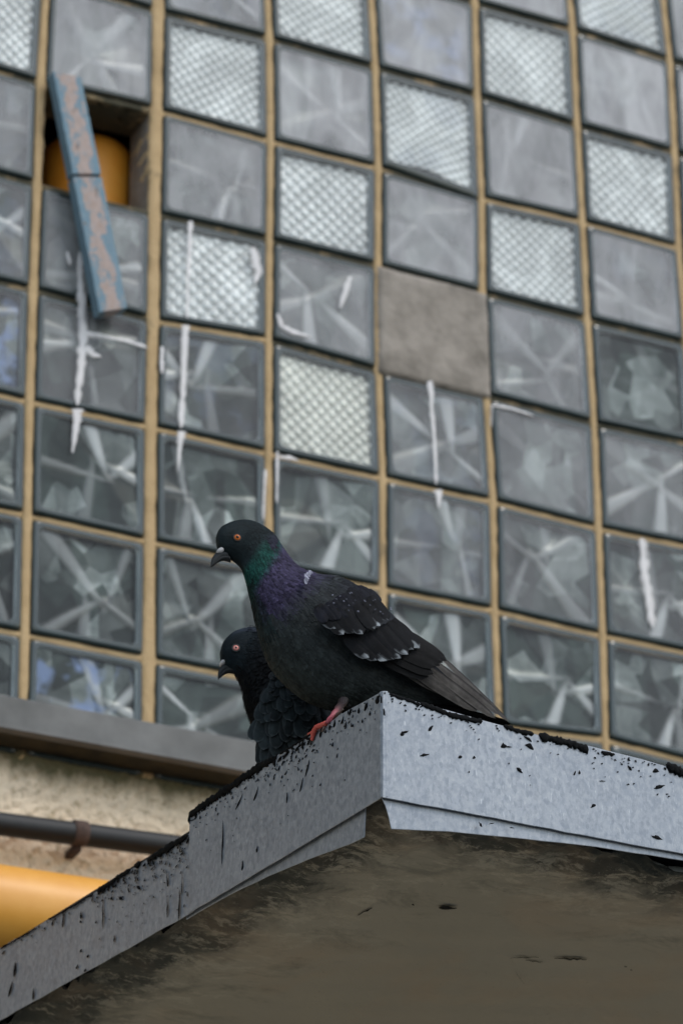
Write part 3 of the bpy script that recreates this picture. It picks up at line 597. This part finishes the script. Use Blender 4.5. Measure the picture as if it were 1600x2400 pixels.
# ================================================================= PIGEONS
def sm(P, k):
    """Catmull-Rom through rows of P"""
    P = np.array(P, float); n = len(P); out = []
    for i in range(n-1):
        p0, p1, p2, p3 = P[max(i-1, 0)], P[i], P[i+1], P[min(i+2, n-1)]
        for j in range(k):
            t = j/k; out.append(.5*((2*p1)+(-p0+p2)*t+(2*p0-5*p1+4*p2-p3)*t*t+(-p0+3*p1-3*p2+p3)*t**3))
    out.append(P[-1]); return np.array(out)
class Bird:
    def __init__(s, pt, ang, sh):
        s.p = Vector(pt); s.n = Vector((math.sin(ang), math.cos(ang), 0)); s.a = Vector((math.cos(ang), -math.sin(ang), 0)); s.sh = sh
    def on(s, x, y, off=0): return onplane(x, y, s.p-s.n*off, s.n)   # off > 0: towards the camera
    def loft(s, st, k=4, seg=28, zmin=None):
        rows = []
        for (fx, fy, bx, by, hw) in st:
            f, b = s.on(fx, fy), s.on(bx, by); c = (f+b)/2; h = (f-b)/2*s.sh; rows.append([*c, *h, hw])
        rows = sm(rows, k); s.rows = rows; V = []; n = len(rows)
        for r in rows:
            c, h = Vector(r[:3]), Vector(r[3:6])
            for j in range(seg):
                q = 2*math.pi*j/seg; p = c+h*math.cos(q)-s.n*(r[6]*math.sin(q))
                if zmin is not None and p.z < zmin: p.z = zmin
                V.append(p)
        Fc = [(i*seg+j, i*seg+(j+1) % seg, (i+1)*seg+(j+1) % seg, (i+1)*seg+j) for i in range(n-1) for j in range(seg)]+[tuple(range(seg-1, -1, -1)), tuple(range((n-1)*seg, n*seg))]
        s.seg = seg; s.V = V; s.zmin = zmin; return V, Fc
    def surf(s, t, th):
        n = len(s.rows)-1; x = min(max(t, 0), .9999)*n; i = int(x); fr = x-i
        def pt(i, q):
            r = s.rows[i]; return Vector(r[:3])+Vector(r[3:6])*math.cos(q)-s.n*(r[6]*math.sin(q))
        P = pt(i, th).lerp(pt(i+1, th), fr); dt = (pt(min(i+1, n), th)-pt(i, th)); dq = pt(i, th+.05)-pt(i, th-.05)
        N = dq.cross(dt)
        c = Vector(s.rows[i][:3]); 
        if N.dot(P-c) < 0: N = -N
        return P, N.normalized() if N.length > 1e-12 else (P-c).normalized(), dt.normalized() if dt.length > 1e-12 else s.a.copy()
def feather(mb, P, N, D, L, W, lift, colf, na=6, nc=4, arch=.22, blunt=.5):
    D = (D-N*D.dot(N)).normalized(); Sd = N.cross(D); V = []; C = []; UV = []
    for i in range(na+1):
        t = i/na; pr = (.55+.45*min(1, t/.35))*(1 if t < blunt else math.sqrt(max(0, 1-((t-blunt)/(1-blunt))**2)))
        if i == na: pr = .02
        for j in range(nc+1):
            c = -1+2*j/nc
            V.append(P+D*(t*L)+Sd*(c*W*pr)+N*(lift*t-arch*W*c*c*pr+(.00025 if j == nc//2 else 0))); C.append(colf(t, c)); UV.append((t, c))
    mb.add(V, [(i*(nc+1)+j, i*(nc+1)+j+1, (i+1)*(nc+1)+j+1, (i+1)*(nc+1)+j) for i in range(na) for j in range(nc)], 0, C, UV)
def vary(c, a=.18):
    k = 1+jit(a); return tuple(x*k for x in c)
def lerp3(a, b, t): t = max(0, min(1, t)); return tuple(a[i]*(1-t)+b[i]*t for i in range(3))

def cast(bvh, x, y):
    d = ray(x, y); h = bvh.ray_cast(CP, d)
    return (h[0], h[1]) if h[0] is not None else (None, None)
def mirror(B, v, vec=False):
    return v-B.n*(2*(v.dot(B.n) if vec else (v-B.p).dot(B.n)))
def pxdir(B, P, dx, dy):
    """tangent direction on the bird whose image direction is (dx, dy)"""
    v = R_*dx-U_*dy; n = B.n; return (v-F_*(v.dot(n)/F_.dot(n))).normalized()

def head_parts(B, root, bvh, eye, re_, iris, pup, ringc, beakU, beakL, cere, cere_ax, lids):
    for side in (1, -1):
        P, N = cast(bvh, *eye)
        if N.dot(ray(*eye)) > 0: N = -N
        N = (N*.6-B.n*.8).normalized()
        if side < 0: P = mirror(B, P); N = mirror(B, N, True)
        up = Vector((0, 0, 1)); A = up.cross(N).normalized(); Bv = N.cross(A)
        mb = MB(); ellipsoid(mb, P, A*re_, Bv*re_, N*re_*.55, 0, iris[0])
        # iris colour rings
        cc = []
        for v in mb.v:
            d = (Vector(v)-P); rr = math.hypot(d.dot(A), d.dot(Bv))/re_; cc.append(lerp3(iris[1], iris[0], (rr-.5)/.4))
        mb.col = cc; e = mb.build('eye', M['eye'], root)
        mb = MB(); ellipsoid(mb, P+N*re_*.43, A*re_*pup, Bv*re_*pup, N*re_*.2, 0, (.002, .002, .002)); mb.build('pupil', M['eye'], e)
        mb = MB(); ring = [P+(A*math.cos(q)+Bv*math.sin(q))*re_*1.06+N*re_*.12 for q in [2*math.pi*i/24 for i in range(25)]]
        V = []; sg = 8
        for i in range(24):
            q = 2*math.pi*i/24; d = A*math.cos(q)+Bv*math.sin(q)
            for k in range(sg): u = 2*math.pi*k/sg; V.append(P+N*(re_*.08)+d*(re_*(1.08+lids*math.cos(u)))+N*(re_*lids*math.sin(u)))
        mb.add(V, [(i*sg+k, i*sg+(k+1) % sg, ((i+1) % 24)*sg+(k+1) % sg, ((i+1) % 24)*sg+k) for i in range(24) for k in range(sg)], 0, [ringc]*len(V)); mb.build('eyelid', M['leg'], e)
    for nm, st, cl in (('upper_beak', beakU, (.007, .009, .010)), ('lower_beak', beakL, (.005, .006, .007))):
        H = Bird(B.p, 0, 1); H.n, H.a, H.sh = B.n, B.a, 1; V, Fc = H.loft(st, 4, 16); mb = MB()
        mb.add(V, Fc, 0, [lerp3(cl, (.025, .027, .03), random.random()*.5) for _ in V]); mb.build(nm, M['beak'], root)
    mb = MB(); c = B.on(*cere); ax, ay = B.on(*cere_ax)-c, None
    t = ax; nrm = B.n; b = t.cross(nrm).normalized()*t.length*.62
    for sd_ in (1, -1): ellipsoid(mb, c-B.n*(.0022*sd_)+t.cross(B.n).normalized()*-.0002, t, b, B.n*.0040, 0, (.50, .49, .49), 10, 14)
    mb.build('cere', M['beak'], root)

# ---------- first pigeon: tall, standing on the corner
B1 = Bird((.087, -1.285, 0), math.radians(10), .955)
root1 = empty('pigeon', (.087, -1.285, ZT), 'larger pigeon standing on the canopy corner, green and purple neck, orange eye', 'pigeon', None)
ST1 = [(507, 1268, 507, 1256, .0025), (511, 1283, 512, 1243, .0078), (521, 1296, 524, 1231, .0107), (537, 1309, 546, 1221, .0126), (553, 1321, 578, 1217, .0136), (565, 1334, 611, 1228, .0142), (573, 1355, 642, 1251, .0152),
    (580, 1382, 667, 1288, .0180), (588, 1415, 700, 1329, .0235), (598, 1460, 744, 1349, .0330), (610, 1510, 792, 1356, .0420), (630, 1558, 843, 1381, .0480), (667, 1603, 893, 1422, .0495), (716, 1640, 938, 1462, .0470), (775, 1662, 975, 1500, .0430),
    (840, 1670, 1005, 1538, .0360), (905, 1672, 1035, 1570, .0280), (965, 1673, 1065, 1598, .0200), (1030, 1668, 1090, 1620, .0120), (1080, 1660, 1110, 1640, .0050)]
V1, F1 = B1.loft(ST1)
NS1 = len(ST1)-1
def col1(t, th):
    """plumage colour along the body (t in station units) and around it (0 = breast side, pi = back)"""
    q = abs(((th+math.pi) % (2*math.pi))-math.pi)/math.pi
    head = (.0120, .0190, .0215); green = (.012, .060, .050); purp = (.038, .032, .064); body = (.0250, .0295, .0315); back = (.015, .017, .022); belly = (.031, .038, .036)
    g0 = 4.9+q*.8; p0 = 7.2-q*1.0; e0 = 9.3-q*.6
    if t < g0: c = head
    elif t < p0: c = lerp3(head, green, (t-g0)/.8) if q < .62 else lerp3(head, (.022, .022, .038), (t-g0)/.8)
    elif t < e0: c = lerp3(green, purp, (t-p0)/.5) if q > .12 else lerp3(green, body, (t-p0)/.9)
    else: c = lerp3(purp if .25 < q < .8 else body, body, (t-e0)/1.1)
    if q < .2 and t > 6.5: c = lerp3(c, (.008, .017, .018), .7)
    if t > 10.2: c = lerp3(body, back, (q-.5)*4) if q > .5 else lerp3(belly, body, q*2)
    return c
def body_mesh(B, V, Fc, NS, colf, root):
    mb = MB(); seg = B.seg; n = len(B.rows); C = []
    for i in range(n):
        for j in range(seg): C.append(colf(i/(n-1)*NS, 2*math.pi*j/seg))
    mb.add(V, Fc, 0, C); return mb.build('body', M['down'], root)
body1 = body_mesh(B1, V1, F1, NS1, col1, root1)
bvh1 = BVHTree.FromPolygons([tuple(v) for v in V1], F1)
def plumage(B, NS, colf, root, rows, tmin=.012, ruf=1., skip=None, hk=None, extra=None):
    mb = MB(); n = len(B.rows)-1
    t = tmin
    while t < .985:
        i = int(t*n); r = B.rows[i]; hh = Vector(r[3:6]).length; per = 2*math.pi*math.sqrt((hh*hh+r[6]*r[6])/2)
        step_len = (Vector(B.rows[min(i+1, n)][:3])-Vector(B.rows[i][:3])).length*n
        S_ = t*NS
        fl = .0024 if S_ < 4 else .0024+.0012*(S_-4) if S_ < 7 else min(.0105, .0060+.0010*(S_-7))
        if hk: fl = hk(S_, fl)
        cnt = max(8, int(per/(fl*.42)))
        for j in range(cnt):
            th = 2*math.pi*(j+random.random()*.7)/cnt; tt = t+jit(.25)*fl/step_len
            if skip and skip(S_, th): continue
            P, N, D = B.surf(tt, th)
            if B.zmin is not None and P.z < B.zmin+.002: continue
            k = vary(colf(S_, th), .5 if 4.5 < S_ < 10 else .25)
            Dd = D+B.n*jit(.12)+Vector((0, 0, jit(.12)))
            feather(mb, P-N*.0002, N, Dd, fl*(1+jit(.15)), fl*.40*(1+jit(.15)), fl*(.035 if S_ < 4 else .13 if S_ < 9 else .035)*ruf*(1+jit(.4)), lambda a, c, k=k: lerp3(k, tuple(x*1.25 for x in k), (a-.8)*4), 4, 2, .25, .4)
        t += fl*.36/step_len
    if extra: extra(mb)
    return mb.build('plumage', M['feather'], root)
plumage(B1, NS1, col1, root1, 0, ruf=.8)
# wing feathers (image positions on the flank, cast on to the body, both sides)
def wing(B, bvh, root, spec, beyond, name='wing', arch=.16, ms=.008, jt=.03):
    for side in (1, -1):
        mb = MB()
        for (x, y, dx, dy, L, W, lift, cf, off) in spec:
            if side < 0 and y < np.interp(x, [600, 735, 766, 805, 859, 912, 962, 1032], [1480, 1352, 1354, 1363, 1395, 1443, 1483, 1550])+32 and x > 735: continue
            P, N = cast(bvh, x, y)
            if P is None: P = B.on(x, y, beyond(x, y)); N = -B.n.copy()
            elif N.dot(ray(x, y)) > 0: N = -N
            # blend the normal towards the flank so that feathers lie streamlined
            N = (N*.55-B.n*.45).normalized() if off is not None else N
            D = pxdir(B, P, dx, dy); P = P+N*(off or 0)
            if side < 0: P = mirror(B, P)+B.a*ms; N = mirror(B, N, True); D = mirror(B, D, True)
            q = 1+jit(jt); D = (D+N.cross(D)*jit(jt)).normalized(); feather(mb, P, N, D, L*q, W*(1+jit(jt)), lift*(1+jit(jt)), cf, 10, 6, arch, .62)
        mb.build(name, M['feather'], root)
PX = 1/2160.
W1 = []; blk = (.0055, .0062, .0078); brn = (.0068, .0068, .0072); prim = (.072, .066, .061); WHT = (.29, .315, .335)
def plainc(k): return lambda a, c: lerp3(k, tuple(x*1.25 for x in k), (abs(c)-.75)*2)
def tipc(k, wv, a0=.82, side=0):
    def f(a, c):
        e = a0+.10*abs(c)+.10*(c*side < 0)
        if a > e: return lerp3(k, wv, (a-e)/.05*.9)
        if side and c*side > .85 and a > .66: return lerp3(k, wv, .30)
        return k
    return f
# primaries: long brown-grey blades converging on the wing tip
pr = [((1010, 1562), (1200, 1690)), ((1000, 1568), (1186, 1682)), ((985, 1572), (1172, 1676)), ((970, 1576), (1150, 1668)), ((955, 1578), (1126, 1660)), ((944, 1575), (1100, 1648)), ((940, 1568), (1075, 1634))]
for k, ((x0, y0), (x1, y1)) in enumerate(pr[::-1]):
    L = math.hypot(x1-x0, y1-y0)
    kk = vary(prim, .1)
    W1.append((x0, y0+8-k*4.2, x1-x0, y1-y0-8+k*3.4, L*PX, .0056, -.002, (lambda kk: lambda a, c: lerp3(kk, (.012, .011, .011), (c-.45)*2.5) if c > 0 else lerp3(kk, tuple(q*1.5 for q in kk), (-c-.7)*3))(kk), .0045+.0012*k))
# secondaries / tertials
for k, (x0, y0, x1, y1) in enumerate(((880, 1545, 1000, 1592), (885, 1530, 1008, 1580), (890, 1515, 1014, 1572), (900, 1500, 1022, 1566), (908, 1494, 1030, 1561), (916, 1486, 1034, 1557))):
    W1.append((x0, y0, x1-x0, y1-y0, math.hypot(x1-x0, y1-y0)*PX, .0085, .001, plainc(vary(brn)), .009+.001*k))
# greater coverts with white tips
for k, (x1, y1) in enumerate(((858, 1553), (876, 1556), (893, 1554), (908, 1553), (921, 1548), (934, 1538), (946, 1530), (955, 1524))):
    W1.append((x1-62+k*1.5, y1-64+k*1.5, 62, 64, 90*PX, .0090, .0010, tipc(vary(blk), vary(WHT, .4), (.82, .92, .76, .97, .86)[k % 5], -1) if k < 9 else plainc(blk), .0125+.0007*k))
# median coverts, white edged
for k, (x1, y1) in enumerate(((778, 1496), (796, 1508), (820, 1504), (838, 1507), (862, 1498), (876, 1492), (890, 1482))):
    W1.append((x1-40, y1-62, 40, 60, 73*PX, .0090, .0012, tipc(vary(blk), vary(WHT, .4), (.9, .80, .97, .86)[k % 4], (-1, 1, -1)[k % 3]), .0165+.0006*k))
# lesser coverts and scapulars
rw = random.Random(3)
for row in range(13):
    for q in range(9+row//3):
        u = q/(8+row//3); x = 738+row*9+u*(118-row*3.0)+rw.uniform(-4, 4); y = 1470-row*6-u*(36+row*2.0)*1.05+(12-row)*1.5-40+row*2+rw.uniform(-4, 4)
        if y < np.interp(x, [735, 766, 805, 859, 912], [1352, 1354, 1363, 1395, 1443])+17: continue
        fle = rw.random() < .38 and row > 2 and x > 770
        W1.append((x, y-6, 34, 46, 44*PX, .0058, .0007, tipc(vary((.0085, .0090, .0160), .2), (.30, .31, .36), .72, rw.choice((1, -1))) if fle else plainc(vary((.0088, .0098, .0145), .2)), .0185-.0002*q-.0006*row))
W1.sort(key=lambda q: q[8])
for (x, y) in ((767,1415),(775,1425),(783,1417),(797,1423),(805,1412),(812,1432),(822,1417),(835,1428),(848,1420),(762,1442),(775,1444),(785,1448),(800,1440),(815,1445),(833,1442),(850,1440),(862,1448),(870,1455),(880,1456),(893,1450),(857,1430),(790,1432),(803,1452),(826,1452),(842,1432),(770,1433)):
    for q in range(rw.choice((0, 1, 1, 2))): W1.append((x+rw.uniform(-4, 4), y+rw.uniform(-3, 3), 3+rw.uniform(-2, 2), 4, rw.uniform(3, 6)*PX, .0006+.0005*rw.random(), .0004, plainc(vary((.085, .09, .115), .7)), .0225))
# white shoulder patch
W1b = []
for (x, y) in [(712+rng.normal()*3+q*.5, 1374-q*1.1+rng.normal()*2) for q in range(22)]:
    W1b.append((x, y, 3, 8, 9*PX*(1+.4*rng.random()), .0011, .0008, plainc(vary((.26, .26, .32), .45)), .010))
wing(B1, bvh1, root1, W1b, lambda x, y: .02, 'white_shoulder_patch')
wing(B1, bvh1, root1, W1, lambda x, y: .018-.012*min(1, max(0, (x-1000)/200)), arch=.07)
# tail: stacked flat blades below the primaries
mb = MB()
for k in range(9):
    u = (k-4)/4; P = B1.on(985, 1640, u*.008); T = B1.on(1196, 1692, 0)-B1.on(985, 1640, 0)
    D = T.normalized()+B1.n*(-u*.06); feather(mb, P+Vector((0, 0, -.001*abs(u)*4)), (Vector((0, 0, 1))-T.normalized()*T.normalized().z).normalized(), D, T.length*(1-.02*abs(u)), .0085, -.002, plainc(vary((.006, .0065, .007))), 10, 4, .1, .85)
mb.build('tail', M['feather'], root1)
# head details
head_parts(B1, root1, bvh1, (556, 1260), .0037, ((.36, .085, .012), (.62, .16, .02)), .5, (.030, .022, .016),
    [(536, 1313, 529, 1290, .0046), (519, 1311, 515, 1290, .0036), (508, 1319, 504, 1298, .0027), (500, 1327, 497, 1308, .0020), (495, 1331, 494, 1320, .0010), (494.5, 1333, 494.5, 1331, .0003)],
    [(541, 1318, 533, 1300, .0044), (524, 1314, 519, 1302, .0033), (511, 1319, 507, 1310, .0023), (502, 1326, 501, 1323, .0010)], (516.5, 1292.5), (508, 1297.5), .16)
# legs
def toe(mb, pts, rad, c1, c2):
    P = sm([[*p] for p in pts], 5); rr = sm([[r, 0] for r in rad], 5)[:, 0]; n = len(P); b = len(mb.v)
    tube(mb, [Vector(p) for p in P], [r*(1+.12*math.sin(i*2.1)) for i, r in enumerate(rr)], 10, 0, c1)
    for i in range(n):
        for k in range(10): mb.col[b+i*10+k] = vary(lerp3(c1, c2, i/(n-1)), .12)
RED, PNK, GRY, CLW = (.52, .085, .065), (.46, .10, .13), (.17, .16, .155), (.03, .028, .027)
mb = MB(); o_ = .0035
toe(mb, [B1.on(816, 1620, .014), B1.on(799, 1652, .020), oL(782, 1673, -.001), oL(766, 1694, o_)], [.0060, .0046, .0028, .0025], (.035, .037, .036), (.10, .045, .05))
for i_ in range(80, len(mb.v)): mb.col[i_] = vary(lerp3((.06, .05, .05), PNK, (i_-80)/40), .12)
toe(mb, [oL(764, 1695, o_), oL(752, 1700, o_+.001), oL(741, 1705, o_+.002), oL(734, 1719, o_+.001), oL(731, 1736, o_)], [.0027, .0026, .0027, .0026, .0017], RED, RED)
toe(mb, [oL(731, 1734, o_), oL(728, 1741, o_), oL(727, 1748, .001)], [.0014, .001, .0003], CLW, CLW)
toe(mb, [oL(748, 1703, 0), oL(736, 1714, -.003), oL(723, 1721, -.004)], [.0022, .002, .0016], RED, RED); toe(mb, [oL(723, 1721, -.004), oL(714, 1725, -.004)], [.0012, .0004], CLW, CLW)
toe(mb, [oL(770, 1692, -.002), oL(788, 1676, -.003), oL(804, 1662, -.006)], [.0026, .0020, .0009], (.20, .09, .07), (.07, .045, .035)); toe(mb, [oL(764, 1694, 0), oL(758, 1708, .0035), oL(752, 1716, .002)], [.002, .0014, .0004], (.3, .2, .18), CLW)
lg = mb.build('leg', M['leg'], root1)
mb = MB(); q = CA+DR*.055+DL*.165
toe(mb, [q+Vector((.01, .012, .045)), q+Vector((.005, .006, .018)), q+Vector((0, 0, .001))], [.004, .0028, .0026], PNK, RED)
for (a, b) in ((-.026, -.016), (-.010, -.024), (.018, -.020), (.012, .022)):
    toe(mb, [q+Vector((0, 0, .002)), q+DR*a*.5+DL*b*.5+Vector((0, 0, .003)), q+DR*a+DL*b+Vector((0, 0, .0015))], [.0025, .0023, .0014], RED, (.45, .09, .08))
mb.build('leg', M['leg'], root1)

# ---------- second pigeon: hunched behind
B2 = Bird((.095, -1.165, 0), math.radians(16), .965)
root2 = empty('pigeon', (.12, -1.165, ZT), 'smaller hunched black pigeon with a pale pink eye, tucked behind the larger pigeon', 'pigeon', None)
ST2 = [(516, 1539, 516, 1527, .0025), (519, 1552, 523, 1506, .0080), (527, 1564, 538, 1488, .0112), (539, 1573, 560, 1475, .0130), (551, 1583, 590, 1470, .0143), (561, 1596, 628, 1480, .0165), (568, 1615, 668, 1510, .022), (574, 1645, 708, 1556, .031),
    (583, 1675, 738, 1606, .039), (596, 1704, 756, 1660, .042), (609, 1742, 762, 1715, .041), (622, 1782, 760, 1762, .035), (640, 1825, 745, 1805, .024)]
ZB = ZT-.010
V2, F2 = B2.loft(ST2, zmin=ZB); NS2 = len(ST2)-1
def col2(t, th):
    q = abs(((th+math.pi) % (2*math.pi))-math.pi)/math.pi
    c = (.0100, .0165, .0210)
    if t > 4: c = lerp3((.0100, .0160, .0200), (.0042, .0052, .0062), (t-4)/1.5)
    if 2.2 < t < 5.5 and q > .75: c = (.022, .029, .040)
    return c
body_mesh(B2, V2, F2, NS2, col2, root2)
bvh2 = BVHTree.FromPolygons([tuple(v) for v in V2], F2)
def ruffle(mb):
    # loose crest and throat feathers
    for _ in range(60):
        u = random.random(); P, N, D = B2.surf((3.6+u*1.6)/NS2, math.pi+jit(.9)); feather(mb, P, N, D, .0055, .0010, .0022, lambda a, c: (.014, .018, .026), 4, 2)
    for _ in range(170):
        u = random.random(); P, N, D = B2.surf((3.6+u*7)/NS2, jit(.75)); feather(mb, P, N, D, .0068+.003*random.random(), .0009, .0036, lambda a, c: (.004, .005, .006), 4, 2)
plumage(B2, NS2, col2, root2, 0, ruf=2.0, hk=lambda S_, fl: .0026 if S_ < 3.2 else .0042 if S_ < 5 else .0085 if S_ < 8 else .011, extra=ruffle)
W2 = []
def dirat(x): 
    a = math.radians(np.interp(x, [600, 660, 720, 780], [104, 97, 70, 52])); return math.cos(a), math.sin(a)
def rimc(k): return lambda a, c: lerp3(k, (.15, .17, .18), max((a-.90)*7, (abs(c)-.86)*2.2)*.6)
for row in range(9):
    yb = 1590+row*17.5; L = (20+row*4.6); W_ = (9.2+row*1.25); n = 11-int(row*.35)
    for k in range(n):
        u = (k+.5*(row % 2))/n
        xl_, xr_ = np.interp(yb, [1590, 1640, 1700, 1760], [648, 622, 614, 622]), np.interp(yb, [1590, 1640, 1700, 1760], [670, 740, 780, 790])
        x = xl_+(xr_-xl_)*u+rw.uniform(-2.5, 2.5); y = yb-14+14*abs(u-.4)+rw.uniform(-3, 3); dx, dy = dirat(x)
        W2.append((x, y, dx, dy, L*1.5*PX, W_*PX, .0032+.0012*rw.random(), rimc(vary((.0175, .0240, .0265), .45)), .009-.0009*row+.00012*k))
for k in range(7):
    W2.append((612+k*9, 1722+k*2, .12, 1, 80*PX, 6.5*PX, .001, plainc(vary((.012, .016, .018))), .0035+.0004*k))
W2.sort(key=lambda q: q[8])
wing(B2, bvh2, root2, W2, lambda x, y: .02, ms=.03, jt=.24)
head_parts(B2, root2, bvh2, (553, 1519), .0037, ((.55, .09, .085), (.86, .42, .36)), .36, (.028, .040, .038),
    [(546, 1574, 536, 1551, .0046), (530, 1575, 525, 1553, .0036), (520, 1580, 517, 1562, .0028), (515, 1589, 512, 1573, .0020), (512, 1594, 510.5, 1583, .0011), (512.5, 1596, 511.5, 1593, .0003)],
    [(554, 1580, 543, 1558, .0046), (536, 1578, 528, 1565, .0032), (524, 1583, 519, 1572, .0023), (516, 1590, 514, 1583, .0010)], (524.5, 1553.5), (516.5, 1559.5), .24)
mb = MB()
for sx in (0, .03):
    q = Vector((.125, -1.175+sx, ZT-.0115)); toe(mb, [q+Vector((0, 0, .03)), q+Vector((0, 0, .012)), q+Vector((-.004, 0, .003))], [.003, .0026, .0025], PNK, RED)
    for a in (-.5, 0, .5, math.pi): toe(mb, [q+Vector((0, 0, .003)), q+Vector((-.010*math.cos(a), -.010*math.sin(a), .003)), q+Vector((-.020*math.cos(a), -.02*math.sin(a), .002))], [.0024, .0022, .0012], RED, RED)
mb.build('leg', M['leg'], root2)
